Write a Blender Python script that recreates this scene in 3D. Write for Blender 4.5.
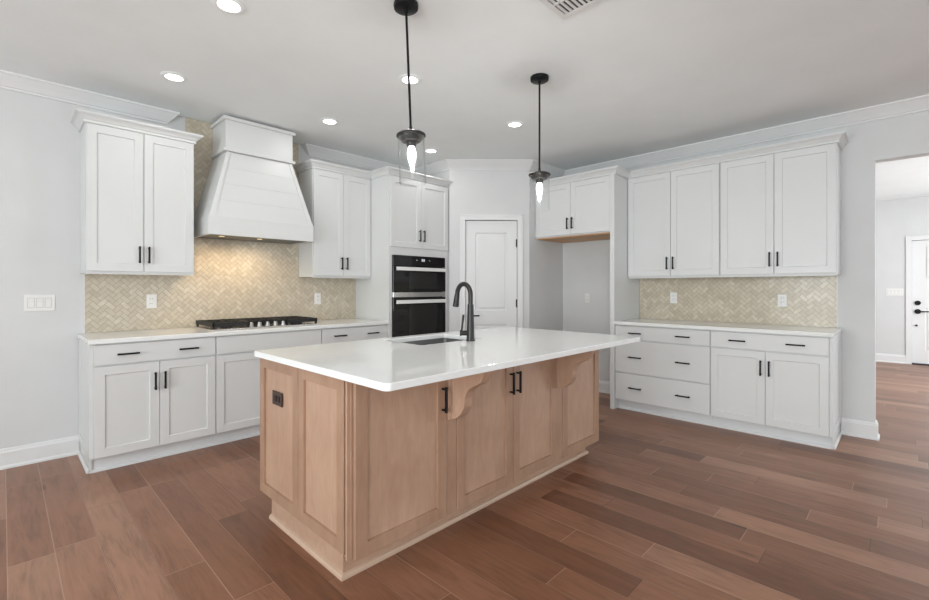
import bpy, bmesh, math, random
from mathutils import Vector, Matrix
random.seed(7)
for o in list(bpy.data.objects): bpy.data.objects.remove(o)
S = bpy.context.scene
C = S.collection
R = math.radians

# ------------------------------------------------------------------ camera
cam = bpy.data.cameras.new('camera'); camo = bpy.data.objects.new('camera', cam); C.objects.link(camo)
cam.sensor_fit = 'HORIZONTAL'; cam.sensor_width = 36; cam.lens = 451.41*36/929
cam.shift_y = -12.07/929; cam.clip_start = .05
camo.location = (0, 0, 1.26); camo.rotation_euler = (R(90), 0, R(44.355-90))
S.camera = camo

# ------------------------------------------------------------------ world, light, exposure
W = bpy.data.worlds.new('world'); S.world = W; W.use_nodes = True
W.node_tree.nodes['Background'].inputs[0].default_value = (.80, .88, 1, 1)
W.node_tree.nodes['Background'].inputs[1].default_value = .6
S.view_settings.view_transform = 'Standard'; S.view_settings.look = 'None'
S.view_settings.gamma = 1; S.view_settings.use_curve_mapping = False
S.view_settings.exposure = 0.10

def area(name, loc, rot, sx, sy, power, col, spread=180):
    l = bpy.data.lights.new(name, 'AREA'); l.shape = 'RECTANGLE'; l.size = sx; l.size_y = sy
    l.energy = power; l.color = col; l.spread = R(spread)
    o = bpy.data.objects.new(name, l); C.objects.link(o); o.location = loc; o.rotation_euler = rot
    return o
# daylight through the windows of the living side behind the camera (each lamp fills its window opening)
UP = 22                                                          # upward tilt of the window lamps in degrees, added to brighten the ceiling
WIN_WEST = [(-2.6, 1.5), (-.6, 1.5), (1.4, 1.5)]     # centre Y, width
WIN_SOUTH = [(-2.2, 1.8), (.4, 1.8), (3.0, 1.8)]                 # centre X, width
for y, w in WIN_WEST:
    area('window_daylight', (-3.62, y, 1.42), (0, R(-90-UP), 0), 1.9, w, {-2.6: 72, -.6: 90, 1.4: 108}[y], (.91, .972, .985))
for x, w in WIN_SOUTH:
    area('window_daylight', (x, -4.52, 1.42), (R(90+24), 0, 0), w, 1.9, 22, (.915, .972, .985))
area('window_daylight', (7.9, -2.42, 1.5), (R(90-14), 0, 0), 3.2, 1.7, 130, (.93, .98, 1))  # window out of view, added on the hall side to light the hall

# ------------------------------------------------------------------ materials
def mat(name, col, rough=.5, metal=0, spec=.5, coat=0, emit=None, es=0, trans=0, ior=1.45):
    m = bpy.data.materials.new(name); m.use_nodes = True
    b = m.node_tree.nodes['Principled BSDF']
    b.inputs['Base Color'].default_value = (*col, 1); b.inputs['Roughness'].default_value = rough
    b.inputs['Metallic'].default_value = metal; b.inputs['Specular IOR Level'].default_value = spec
    b.inputs['Coat Weight'].default_value = coat; b.inputs['Transmission Weight'].default_value = trans
    b.inputs['IOR'].default_value = ior
    if emit: b.inputs['Emission Color'].default_value = (*emit, 1); b.inputs['Emission Strength'].default_value = es
    return m
class N:
    """tiny node-graph helper"""
    def __init__(s, m): s.t = m.node_tree; s.b = s.t.nodes['Principled BSDF']
    def n(s, typ, **kw):
        x = s.t.nodes.new(typ)
        for k, v in kw.items(): setattr(x, k, v)
        return x
    def set(s, sock, v):
        if hasattr(v, 'is_output') or isinstance(v, bpy.types.NodeSocket): s.t.links.new(v, sock)
        else: sock.default_value = v
    def m(s, op, a, b=0.0, c=None):
        x = s.n('ShaderNodeMath', operation=op); s.set(x.inputs[0], a); s.set(x.inputs[1], b)
        if c is not None: s.set(x.inputs[2], c)
        return x.outputs[0]
    def xyz(s, x, y, z):
        c = s.n('ShaderNodeCombineXYZ')
        for i, v in enumerate((x, y, z)): s.set(c.inputs[i], v)
        return c.outputs[0]
    def noise(s, vec, scale, detail=3, rough=.55, dist=0):
        x = s.n('ShaderNodeTexNoise'); s.set(x.inputs['Vector'], vec); x.inputs['Scale'].default_value = scale
        x.inputs['Detail'].default_value = detail; x.inputs['Roughness'].default_value = rough
        x.inputs['Distortion'].default_value = dist
        return x.outputs['Fac']
    def ramp(s, fac, stops):
        x = s.n('ShaderNodeValToRGB'); s.set(x.inputs[0], fac); e = x.color_ramp.elements
        while len(e) < len(stops): e.new(.5)
        for i, (p, c) in enumerate(stops): e[i].position = p; e[i].color = (*c, 1)
        return x.outputs[0]
    def mix(s, fac, a, b, blend='MIX'):
        x = s.n('ShaderNodeMix', data_type='RGBA', blend_type=blend)
        s.set(x.inputs[0], fac); s.set(x.inputs[6], a); s.set(x.inputs[7], b)
        return x.outputs[2]
    def bump(s, h, strength=.2, dist=.002):
        x = s.n('ShaderNodeBump'); x.inputs['Strength'].default_value = strength; x.inputs['Distance'].default_value = dist
        s.set(x.inputs['Height'], h); s.t.links.new(x.outputs[0], s.b.inputs['Normal'])

def paint(name, col, rough, amt=.015, scale=3):
    m = mat(name, col, rough); g = N(m)
    p = g.n('ShaderNodeNewGeometry').outputs['Position']
    f = g.noise(p, scale, 4)
    lo = tuple(max(0, c-amt) for c in col); hi = tuple(min(1, c+amt) for c in col)
    g.set(g.b.inputs['Base Color'], g.ramp(f, [(.3, lo), (.7, hi)]))
    g.bump(g.noise(p, 260, 2), .04, .001)
    return m
M = {}
M['wall'] = paint('wall_paint', (.672, .675, .675), .75)
M['ceiling'] = paint('ceiling_paint', (.885, .912, .915), .85)
M['trim'] = paint('trim_enamel', (.77, .77, .77), .38, .006)
M['cab'] = paint('cabinet_lacquer', (.715, .722, .718), .33, .006)
M['toe'] = paint('toe_kick_enamel', (.76, .77, .78), .45, .006)
M['black'] = mat('matte_black_metal', (.012, .012, .013), .42, .6)
M['bronze'] = mat('gunmetal', (.035, .034, .032), .34, .5)
M['iron'] = mat('cast_iron', (.016, .016, .017), .6)
M['knobsteel'] = mat('knob_steel', (.40, .40, .40), .38, .8)
M['steel'] = mat('brushed_steel', (.62, .62, .62), .24, 1)
M['hoodsteel'] = mat('hood_steel', (.17, .17, .165), .42, .85)
M['sinksteel'] = mat('sink_steel', (.20, .20, .195), .45, .6)
M['handle_steel'] = mat('satin_steel', (.92, .92, .91), .40, .35)
M['ovenglass'] = mat('black_oven_glass', (.010, .010, .010), .06, 0, .5)
M['ovenglass2'] = mat('smoked_oven_window', (.022, .022, .021), .08, 0, .5)
M['display'] = mat('display_digits', (.2, .2, .2), .4, emit=(.9, .95, 1), es=.45)
M['plastic'] = mat('white_plastic', (.83, .82, .80), .35)
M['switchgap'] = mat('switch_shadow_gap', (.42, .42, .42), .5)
M['slot'] = mat('dark_slot', (.05, .05, .05), .6)
M['brownplastic'] = mat('brown_plastic', (.060, .032, .024), .4)
M['browndark'] = mat('brown_socket', (.025, .013, .010), .4)
M['bulb'] = mat('frosted_bulb', (1, 1, 1), .3, emit=(1, .97, .93), es=4)
M['lens'] = mat('lit_lens', (1, 1, 1), .4, emit=(1, .98, .95), es=7)
M['hoodlamp'] = mat('warm_lamp', (1, .9, .7), .3, emit=(1, .72, .38), es=1.0)
def thin_glass():
    m = mat('clear_glass', (1, 1, 1), 0); g = N(m)
    tr = g.n('ShaderNodeBsdfTransparent'); tr.inputs[0].default_value = (.995, .998, .998, 1)
    gl = g.n('ShaderNodeBsdfGlossy'); gl.inputs['Roughness'].default_value = .02
    lw = g.n('ShaderNodeLayerWeight'); fac = g.m('ADD', g.m('MULTIPLY', g.m('POWER', lw.outputs['Facing'], 3.0), .8), .02)
    mx = g.n('ShaderNodeMixShader'); g.t.links.new(fac, mx.inputs[0]); g.t.links.new(tr.outputs[0], mx.inputs[1]); g.t.links.new(gl.outputs[0], mx.inputs[2])
    g.t.links.new(mx.outputs[0], g.t.nodes['Material Output'].inputs[0]); return m
M['glass'] = thin_glass()
M['doorglass'] = mat('frosted_door_glass', (.93, .96, 1), .35, emit=(.86, .93, 1), es=1.6)  # daylight behind the pane is put in as glow
M['cabinet_underside'] = mat('birch_ply', (.62, .36, .17), .5)
M['vent'] = mat('vent_enamel', (.72, .72, .71), .45)
M['dark'] = mat('duct_dark', (.05, .05, .05), .8)
M['threshold'] = mat('threshold_bronze', (.03, .035, .05), .45, .4)

def quartz():
    m = mat('white_quartz', (.87, .875, .87), .07, coat=0); g = N(m)
    p = g.n('ShaderNodeNewGeometry').outputs['Position']
    v = g.m('ABSOLUTE', g.m('SUBTRACT', g.noise(p, 2.2, 6, .6, 1.2), .5))
    vein = g.m('SUBTRACT', 1.0, g.m('MULTIPLY', v, 34)); vein = g.m('MAXIMUM', vein, 0.0)
    g.set(g.b.inputs['Base Color'], g.mix(g.m('MULTIPLY', vein, .10), (.865, .875, .868, 1), (.66, .66, .66, 1)))
    return m
M['quartz'] = quartz()

def maple(name, axis='Z', dark=(.385, .232, .158), light=(.555, .368, .262)):
    m = mat(name, light, .42); g = N(m)
    sp = g.n('ShaderNodeSeparateXYZ'); tc = g.n('ShaderNodeNewGeometry').outputs['Position']
    g.set(sp.inputs[0], tc); x, y, z = sp.outputs
    k = {'Z': (6, 6, 1.6), 'X': (1.6, 6, 6), 'Y': (6, 1.6, 6)}[axis]
    v = g.xyz(g.m('MULTIPLY', x, k[0]), g.m('MULTIPLY', y, k[1]), g.m('MULTIPLY', z, k[2]))
    a = g.noise(v, 2.0, 6, .62, .9)
    v2 = g.xyz(g.m('MULTIPLY', x, k[0]*5), g.m('MULTIPLY', y, k[1]*5), g.m('MULTIPLY', z, k[2]*2))
    b = g.noise(v2, 3.0, 4, .6)
    c = g.noise(tc, 3.2, 3)
    f = g.m('ADD', g.m('MULTIPLY', a, .40), g.m('ADD', g.m('MULTIPLY', b, .25), g.m('MULTIPLY', c, .35)))
    g.set(g.b.inputs['Base Color'], g.ramp(f, [(.30, dark), (.50, tuple((p+q)/2 for p, q in zip(dark, light))), (.70, light)]))
    g.bump(b, .05, .001)
    return m
M['maple'] = maple('maple_upright_grain', 'Z')
M['maple_x'] = maple('maple_level_grain', 'X')
M['maple_y'] = maple('maple_end_grain', 'Y')
M['maple_frame'] = maple('maple_frame_grain', 'Z', (.310, .178, .115), (.470, .300, .205))
M['maple_shoe'] = maple('maple_shoe', 'X', (.50, .345, .25), (.60, .43, .32))

def floor_mat():
    m = mat('hardwood_planks', (.2, .1, .06), .3); g = N(m)
    sp = g.n('ShaderNodeSeparateXYZ'); g.set(sp.inputs[0], g.n('ShaderNodeNewGeometry').outputs['Position'])
    x, y, z = sp.outputs
    PW = .16
    u = g.m('DIVIDE', g.m('SUBTRACT', x, .014), PW); row = g.m('FLOOR', u); fu = g.m('SUBTRACT', u, row)
    def wn(vec):
        w = g.n('ShaderNodeTexWhiteNoise', noise_dimensions='3D'); g.set(w.inputs['Vector'], vec); return w.outputs
    r1 = wn(g.xyz(row, 3.7, 1.1))[0]; r2 = wn(g.xyz(row, 9.2, 5.3))[0]
    ln = g.m('ADD', g.m('MULTIPLY', r1, .85), .68)
    v = g.m('DIVIDE', g.m('ADD', y, g.m('MULTIPLY', r2, 9.0)), ln); col = g.m('FLOOR', v); fv = g.m('SUBTRACT', v, col)
    rid = wn(g.xyz(row, col, 2.2)); rv = rid[0]
    rv2 = wn(g.xyz(row, col, 8.8))[0]
    off = g.m('MULTIPLY', rv, 40.0)
    # long grain, waviness and pores
    gv = g.xyz(g.m('MULTIPLY', x, 11), g.m('ADD', g.m('MULTIPLY', y, 1.3), off), off)
    gr = g.noise(gv, 1.6, 6, .62, 1.6)
    fv2 = g.xyz(g.m('MULTIPLY', x, 75), g.m('ADD', g.m('MULTIPLY', y, 5), off), off)
    fine = g.noise(fv2, 1.5, 4, .6)
    cl = g.noise(g.xyz(g.m('MULTIPLY', x, 4), g.m('ADD', g.m('MULTIPLY', y, 2), off), off), 1.3, 3)
    base = g.ramp(rv, [(0, (.150, .063, .034)), (.25, (.222, .099, .055)), (.55, (.255, .117, .066)), (.8, (.280, .132, .077)), (1, (.350, .184, .116))])
    t = g.m('ADD', g.m('MULTIPLY', gr, .5), g.m('ADD', g.m('MULTIPLY', fine, .25), g.m('MULTIPLY', cl, .25)))
    tone = g.ramp(t, [(.33, (.60, .58, .56)), (.5, (1, 1, 1)), (.67, (1.24, 1.25, 1.26))])
    c = g.mix(1.0, base, tone, 'MULTIPLY')
    # knots and mineral streaks
    kn = g.n('ShaderNodeTexVoronoi', feature='F1'); kn.inputs['Scale'].default_value = 1.0
    g.set(kn.inputs['Vector'], g.xyz(g.m('MULTIPLY', x, 4.2), g.m('MULTIPLY', y, 1.5), 0.0))
    kd = g.m('ADD', kn.outputs['Distance'], g.m('MULTIPLY', g.m('SUBTRACT', gr, .5), .35))
    kf = g.m('MULTIPLY', g.m('MAXIMUM', g.m('SUBTRACT', 1.0, g.m('MULTIPLY', kd, 8.5)), 0.0), g.m('GREATER_THAN', rv2, .5))
    c = g.mix(g.m('MINIMUM', g.m('MULTIPLY', kf, .9), .75), c, (.055, .026, .018, 1))
    # joints
    du = g.m('MULTIPLY', g.m('MINIMUM', fu, g.m('SUBTRACT', 1.0, fu)), PW)
    dv = g.m('MULTIPLY', g.m('MINIMUM', fv, g.m('SUBTRACT', 1.0, fv)), ln)
    d = g.m('MINIMUM', du, dv)
    seam = g.m('SUBTRACT', 1.0, g.m('MINIMUM', g.m('DIVIDE', d, .0025), 1.0))
    seam_glint = g.m('GREATER_THAN', r2, .40)
    sc = g.mix(seam_glint, (.050, .026, .018, 1), (.50, .34, .25, 1))  # pale seam colour paints the light caught on plank bevels
    c = g.mix(g.m('MULTIPLY', seam, .8), c, sc)
    g.set(g.b.inputs['Base Color'], c)
    g.set(g.b.inputs['Roughness'], g.m('ADD', .27, g.m('MULTIPLY', fine, .16)))
    hgt = g.m('ADD', g.m('MULTIPLY', g.m('MINIMUM', g.m('DIVIDE', d, .004), 1.0), 1.0), g.m('MULTIPLY', gr, .5))
    g.bump(hgt, .25, .0012)
    g.b.inputs['Specular IOR Level'].default_value = .5
    return m
M['floor'] = floor_mat()

def tile_mat():
    m = mat('glazed_tile', (.6, .54, .45), .22); g = N(m)
    geo = g.n('ShaderNodeNewGeometry'); r = geo.outputs['Random Per Island']
    base = g.ramp(r, [(0, (.535, .472, .370)), (.35, (.590, .522, .415)), (.7, (.612, .545, .436)), (1, (.66, .60, .492))])
    f = g.noise(geo.outputs['Position'], 26, 4)
    tone = g.ramp(f, [(.3, (.92, .91, .90)), (.7, (1.06, 1.06, 1.06))])
    g.set(g.b.inputs['Base Color'], g.mix(1.0, base, tone, 'MULTIPLY'))
    g.bump(g.noise(geo.outputs['Position'], 18, 2), .08, .003)
    return m
M['tile'] = tile_mat()
M['grout'] = paint('grout', (.40, .355, .27), .8)

# ------------------------------------------------------------------ mesh helpers
def box(bm, x0, x1, y0, y1, z0, z1, bev=0, seg=2):
    x0, x1 = sorted((x0, x1)); y0, y1 = sorted((y0, y1)); z0, z1 = sorted((z0, z1))
    vs = [bm.verts.new((x, y, z)) for z in (z0, z1) for y in (y0, y1) for x in (x0, x1)]
    fs = [bm.faces.new([vs[i] for i in q]) for q in ((0, 2, 3, 1), (4, 5, 7, 6), (0, 1, 5, 4), (2, 6, 7, 3), (0, 4, 6, 2), (1, 3, 7, 5))]
    if bev:
        es = list({e for f in fs for e in f.edges})
        bmesh.ops.bevel(bm, geom=es, offset=bev, segments=seg, profile=.5, affect='EDGES')
    return bm
def B(*a, **k): return box(bmesh.new(), *a, **k)
def prism(bm, pts, axis, a0, a1):
    """extrude a 2D outline: axis Z -> (x,y), axis X -> (y,z), axis Y -> (x,z)"""
    f = {'Z': lambda p, a: (p[0], p[1], a), 'X': lambda p, a: (a, p[0], p[1]), 'Y': lambda p, a: (p[0], a, p[1])}[axis]
    A = [bm.verts.new(f(p, a0)) for p in pts]; Bv = [bm.verts.new(f(p, a1)) for p in pts]
    n = len(pts); bm.faces.new(A); bm.faces.new(Bv[::-1])
    for i in range(n): bm.faces.new((A[i], Bv[i], Bv[(i+1) % n], A[(i+1) % n]))
    bmesh.ops.recalc_face_normals(bm, faces=bm.faces); return bm
def sweep(bm, prof, path, side=1, pre=None, post=None):
    """prof: closed (out, z) outline; path: 2D polyline; out is to the left of the path (side=1) or right (-1)"""
    P = [Vector(p) for p in path]; rings = []
    for i, p in enumerate(P):
        ns = []
        if i == 0 and pre: ns.append(Vector((-pre[1], pre[0]))*side)
        if i > 0: d = (P[i]-P[i-1]).normalized(); ns.append(Vector((-d.y, d.x))*side)
        if i < len(P)-1: d = (P[i+1]-P[i]).normalized(); ns.append(Vector((-d.y, d.x))*side)
        if i == len(P)-1 and post: ns.append(Vector((-post[1], post[0]))*side)
        m = ns[0] if len(ns) == 1 else (ns[0]+ns[1])/(1+ns[0].dot(ns[1]))
        rings.append([bm.verts.new((p.x+m.x*o, p.y+m.y*o, z)) for o, z in prof])
    n = len(prof)
    for a, b in zip(rings, rings[1:]):
        for i in range(n): bm.faces.new((a[i], b[i], b[(i+1) % n], a[(i+1) % n]))
    bm.faces.new(rings[0]); bm.faces.new(rings[-1][::-1])
    bmesh.ops.recalc_face_normals(bm, faces=bm.faces); return bm
def tube(bm, pts, rad, seg=16, cap=True):
    P = [Vector(p) for p in pts]; rad = rad if isinstance(rad, (list, tuple)) else [rad]*len(P)
    t0 = (P[1]-P[0]).normalized(); up = Vector((0, 0, 1)) if abs(t0.z) < .9 else Vector((1, 0, 0))
    nrm = (up - t0*up.dot(t0)).normalized(); rings = []
    for i, p in enumerate(P):
        t = ((P[min(i+1, len(P)-1)]-p).normalized() + (p-P[max(i-1, 0)]).normalized()).normalized() if 0 < i < len(P)-1 else ((P[1]-P[0]) if i == 0 else (P[-1]-P[-2])).normalized()
        nrm = (nrm - t*nrm.dot(t)).normalized(); bn = t.cross(nrm)
        rings.append([bm.verts.new(p + (nrm*math.cos(a)+bn*math.sin(a))*rad[i]) for a in [2*math.pi*k/seg for k in range(seg)]])
    for a, b in zip(rings, rings[1:]):
        for k in range(seg): f = bm.faces.new((a[k], a[(k+1) % seg], b[(k+1) % seg], b[k])); f.smooth = True
    if cap: bm.faces.new(rings[0][::-1]); bm.faces.new(rings[-1])
    return bm
def lathe(bm, prof, c=(0, 0, 0), seg=40, close=False):
    """prof: (radius, z) from one end to the other"""
    rings = []
    for r, z in prof:
        if r < 1e-6: rings.append([bm.verts.new((c[0], c[1], c[2]+z))])
        else: rings.append([bm.verts.new((c[0]+r*math.cos(2*math.pi*k/seg), c[1]+r*math.sin(2*math.pi*k/seg), c[2]+z)) for k in range(seg)])
    pr = list(zip(rings, rings[1:])) + ([(rings[-1], rings[0])] if close else [])
    for a, b in pr:
        for k in range(seg):
            l = (k+1) % seg
            if len(a) == 1 and len(b) == 1: continue
            q = (a[0], b[l], b[k]) if len(a) == 1 else (a[k], a[l], b[0]) if len(b) == 1 else (a[k], a[l], b[l], b[k])
            f = bm.faces.new(q); f.smooth = True
    bmesh.ops.recalc_face_normals(bm, faces=bm.faces); return bm
def shaker(bm, x0, x1, z0, z1, yf, t=.02, st=.057, rec=.009, panel=True, slope=.004):
    """shaker front: frame at yf facing -y, flat panel set back by rec; body to yf+t"""
    def ring(a, b, c, d, y): return [bm.verts.new(p) for p in ((a, y, c), (b, y, c), (b, y, d), (a, y, d))]
    e = .0018
    back = ring(x0, x1, z0, z1, yf+t); o1 = ring(x0, x1, z0, z1, yf+e); o2 = ring(x0+e, x1-e, z0+e, z1-e, yf)
    i1 = ring(x0+st, x1-st, z0+st, z1-st, yf); i2 = ring(x0+st+slope, x1-st-slope, z0+st+slope, z1-st-slope, yf+rec)
    for a, b in ((back, o1), (o1, o2), (o2, i1), (i1, i2)):
        for k in range(4): bm.faces.new((a[k], a[(k+1) % 4], b[(k+1) % 4], b[k]))
    if panel: bm.faces.new(i2); bm.faces.new(back[::-1])
    else:
        b2 = ring(x0+st+slope, x1-st-slope, z0+st+slope, z1-st-slope, yf+t)
        for a, b in ((i2, b2), (b2, back)):
            for k in range(4): bm.faces.new((a[k], a[(k+1) % 4], b[(k+1) % 4], b[k]))
    bmesh.ops.recalc_face_normals(bm, faces=bm.faces); return bm

def obj(name, bm, m, parent=None, loc=None):
    me = bpy.data.meshes.new(name); bm.normal_update(); bm.to_mesh(me); bm.free()
    if any(p.use_smooth for p in me.polygons): me.set_sharp_from_angle(angle=R(38))
    me.materials.append(M[m] if isinstance(m, str) else m)
    o = bpy.data.objects.new(name, me); C.objects.link(o)
    if parent: o.parent = parent
    if loc: o.location = loc
    return o
def inst(name, src, parent, loc, rot=(0, 0, 0)):
    o = bpy.data.objects.new(name, src); C.objects.link(o); o.parent = parent; o.location = loc; o.rotation_euler = rot
    return o
def tag(o, label, cat, group=None):
    o['label'] = label; o['category'] = cat
    if group: o['group'] = group
    return o
def thing(name, label, cat, loc=(0, 0, 0), rz=0, group=None):
    o = bpy.data.objects.new(name, None); C.objects.link(o); o.empty_display_size = .1
    o.location = loc; o.rotation_euler = (0, 0, rz)
    return tag(o, label, cat, group)
def struct(name, bm, m, parent=None):
    o = obj(name, bm, m, parent)
    if not parent: o['kind'] = 'structure'
    return o
def arc(cx, cy, r, a0, a1, n):
    return [(cx+r*math.cos(R(a0+(a1-a0)*i/n)), cy+r*math.sin(R(a0+(a1-a0)*i/n))) for i in range(n+1)]

# ------------------------------------------------------------------ the setting
YW, XW, ZC, T = 4.502, 5.067, 2.75, .12
XR, YE = 5.067+T, .183
struct('floor', B(-3.75, 10.75, -4.65, 4.75, -.08, 0), 'floor')
struct('ceiling', B(-3.75, 10.75, -4.65, 4.75, ZC, ZC+.1), 'ceiling')
struct('wall_left', B(-3.72, XW+T, YW, YW+T, 0, ZC), 'wall')
# right wall: solid part, header over the opening, far part
bm = bmesh.new()
prism(bm, [(YW, 0), (YE, 0), (YE, 2.32), (-1.5, 2.32), (-1.5, 0), (-4.62, 0), (-4.62, ZC), (YW, ZC)], 'X', XW, XR)
struct('wall_right', bm, 'wall')
def wall_with_windows(name, along, at, a0, a1, wins, z0, z1, t):
    bm = bmesh.new(); cuts = sorted((c-w/2, c+w/2) for c, w in wins); e = a0
    def bb(p, q, lo, hi):
        if along == 'Y': box(bm, at-t, at, p, q, lo, hi)
        else: box(bm, p, q, at-t, at, lo, hi)
    for p, q in cuts:
        bb(e, p, 0, ZC); bb(p, q, 0, z0); bb(p, q, z1, ZC); e = q
    bb(e, a1, 0, ZC)
    return struct(name, bm, 'wall')
wall_with_windows('wall_west', 'Y', -3.6, -4.62, YW, WIN_WEST, .47, 2.37, .12)
wall_with_windows('wall_back', 'X', -4.5, -3.6, XW, WIN_SOUTH, .47, 2.37, .12)
k = 0
for c, w in WIN_WEST:
    k += 1; bm = bmesh.new()
    for p, q, lo, hi in ((c-w/2, c-w/2+.05, .47, 2.37), (c+w/2-.05, c+w/2, .47, 2.37), (c-w/2, c+w/2, .47, .52), (c-w/2, c+w/2, 2.32, 2.37), (c-w/2, c+w/2, 1.40, 1.44), (c-.015, c+.015, .47, 2.37)):
        box(bm, -3.61, -3.57, p, q, lo, hi)
    struct('window_%d' % k, bm, 'trim')
for c, w in WIN_SOUTH:
    k += 1; bm = bmesh.new()
    for p, q, lo, hi in ((c-w/2, c-w/2+.05, .47, 2.37), (c+w/2-.05, c+w/2, .47, 2.37), (c-w/2, c+w/2, .47, .52), (c-w/2, c+w/2, 2.32, 2.37), (c-w/2, c+w/2, 1.40, 1.44), (c-.015, c+.015, .47, 2.37)):
        box(bm, p, q, -4.51, -4.47, lo, hi)
    struct('window_%d' % k, bm, 'trim')
# entry hall beyond the opening
DY0, DY1 = -.07, -.985
HX = 10.5
bm = bmesh.new()
prism(bm, [(1.32, 0), (DY0, 0), (DY0, 2.045), (DY1, 2.045), (DY1, 0), (-2.4, 0), (-2.4, ZC), (1.32, ZC)], 'X', HX, HX+T)
struct('wall_hall', bm, 'wall')
struct('wall_hall_left', B(XR, HX+T, 1.32, 1.44, 0, ZC), 'wall')
wall_with_windows('wall_hall_right', 'X', -2.4, XR, HX+T, [(7.9, 3.2)], .65, 2.35, .12)
# pantry: return beside the oven cabinet, diagonal wall with the door opening, return into the fridge alcove
PL, PRt = Vector((3.675, 3.84)), Vector((4.34, 3.175))
tdir = (PRt-PL).normalized(); nin = Vector((-tdir.y, tdir.x))       # nin points into the pantry
if nin.dot(Vector((1, 1))) < 0: nin = -nin
PLEN = (PRt-PL).length
def dg(s, d): q = PL+tdir*s+nin*d; return (q.x, q.y)
DS0, DS1, DH = .185, .800, 2.06
bm = bmesh.new()
struct('wall_pantry_left', prism(bmesh.new(), [(3.675, YW), (3.675, 3.90), (3.785, 3.90), (3.785, YW)], 'Z', 0, ZC), 'wall')
struct('wall_pantry_right', prism(bmesh.new(), [(4.34, 3.175), (XW, 3.175), (XW, 3.285), (4.40, 3.285)], 'Z', 0, ZC), 'wall')
prism(bm, [(3.675, 3.84), dg(DS0, 0), dg(DS0, .11), (3.785, 3.90), (3.675, 3.90)], 'Z', 0, ZC)
prism(bm, [dg(DS1, 0), (4.34, 3.175), (4.40, 3.285), dg(DS1, .11)], 'Z', 0, ZC)
prism(bm, [dg(DS0, 0), dg(DS1, 0), dg(DS1, .11), dg(DS0, .11)], 'Z', DH, ZC)
struct('wall_pantry', bm, 'wall')

# crown, baseboards, casings
CR = [(0, ZC), (.088, ZC), (.088, ZC-.012), (.078, ZC-.018), (.066, ZC-.032), (.045, ZC-.055), (.030, ZC-.074), (.024, ZC-.083), (.014, ZC-.087), (.014, ZC-.100), (0, ZC-.100)]
struct('trim_1', sweep(bmesh.new(), CR, [(.965, YW+.1), (.965, YW), (-3.6, YW)], 1), 'trim')
struct('trim_2', sweep(bmesh.new(), CR, [(2.265, YW+.1), (2.265, YW), (3.675, YW), (3.675, 3.84), (4.34, 3.175), (XW, 3.175), (XW, -4.5)], -1), 'trim')
BBP = [(0, 0), (.026, 0), (.026, .012), (.021, .020), (.016, .024), (.016, .112), (.011, .122), (.009, .134), (.004, .140), (0, .140)]
struct('baseboard_left', sweep(bmesh.new(), BBP, [(-3.6, YW), (.407, YW)], -1), 'trim')
struct('baseboard_right', sweep(bmesh.new(), BBP, [(XW, .398), (XW, YE), (XR, YE), (XR, 1.3)], -1), 'trim')
struct('baseboard_alcove', sweep(bmesh.new(), BBP, [dg(DS1+.06, 0), (4.34, 3.175), (XW, 3.175), (XW, 2.215)], -1), 'trim')
struct('baseboard_pantry', sweep(bmesh.new(), BBP, [(3.675, 3.85), (3.675, 3.84), dg(DS0-.06, 0)], -1), 'trim')
struct('baseboard_hall', sweep(bmesh.new(), BBP, [(HX, 1.32), (HX, DY0+.07)], -1), 'trim')
struct('baseboard_hall_left', sweep(bmesh.new(), BBP, [(XR+.02, 1.32), (HX, 1.32)], -1), 'trim')
bm = bmesh.new()
for s0, s1, z0, z1 in ((DS0-.062, DS0, 0, DH+.062), (DS1, DS1+.062, 0, DH+.062), (DS0, DS1, DH, DH+.062)):
    prism(bm, [dg(s0, -.016), dg(s1, -.016), dg(s1, 0), dg(s0, 0)], 'Z', z0, z1)
for s0, s1, z0, z1 in ((DS0-.062, DS0-.046, 0, DH+.062), (DS1+.046, DS1+.062, 0, DH+.062), (DS0-.062, DS1+.062, DH+.046, DH+.062)):
    prism(bm, [dg(s0, -.022), dg(s1, -.022), dg(s1, -.016), dg(s0, -.016)], 'Z', z0, z1)
struct('trim_3', bm, 'trim')
bm = bmesh.new()
for y0, y1, z0, z1 in ((DY0, DY0+.07, 0, 2.115), (DY1-.07, DY1, 0, 2.115), (DY1, DY0, 2.045, 2.115)):
    box(bm, HX-.018, HX, y0, y1, z0, z1, .002, 1)
struct('trim_4', bm, 'trim')
# backsplash edge trims count as wall trim
def panel_door(w, h, t, panels):
    """door slab facing -y with raised, moulded panels; x 0..w, z 0..h"""
    bm = bmesh.new(); xs = [0, panels[0][0], panels[0][1], w]
    def ring(a, b, c, d, y): return [bm.verts.new(p) for p in ((a, y, c), (b, y, c), (b, y, d), (a, y, d))]
    box(bm, 0, panels[0][0], 0, t, 0, h); box(bm, panels[0][1], w, 0, t, 0, h)
    zs = [0]+[z for p in panels for z in (p[2], p[3])]+[h]
    for i in range(0, len(zs), 2): box(bm, panels[0][0], panels[0][1], 0, t, zs[i], zs[i+1])
    for a, b, c, d in panels:
        rs = [ring(a, b, c, d, 0)] + [ring(a+q, b-q, c+q, d-q, y) for q, y in ((.008, .010), (.022, .010), (.036, .003))]
        for p, q in zip(rs, rs[1:]):
            for j in range(4): bm.faces.new((p[j], p[(j+1) % 4], q[(j+1) % 4], q[j]))
        bm.faces.new(rs[-1])
        box(bm, a, b, t-.006, t-.002, c, d)
    bmesh.ops.recalc_face_normals(bm, faces=bm.faces)
    return bm
dw = DS1-DS0-.008
d1 = struct('door_1', panel_door(dw, DH-.014, .035, [(.115, dw-.115, .20, .82), (.115, dw-.115, .985, DH-.155)]), 'trim')
q = dg(DS0+.004, .018); d1.location = (q[0], q[1], .008); d1.rotation_euler = (0, 0, math.atan2(tdir.y, tdir.x))
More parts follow.
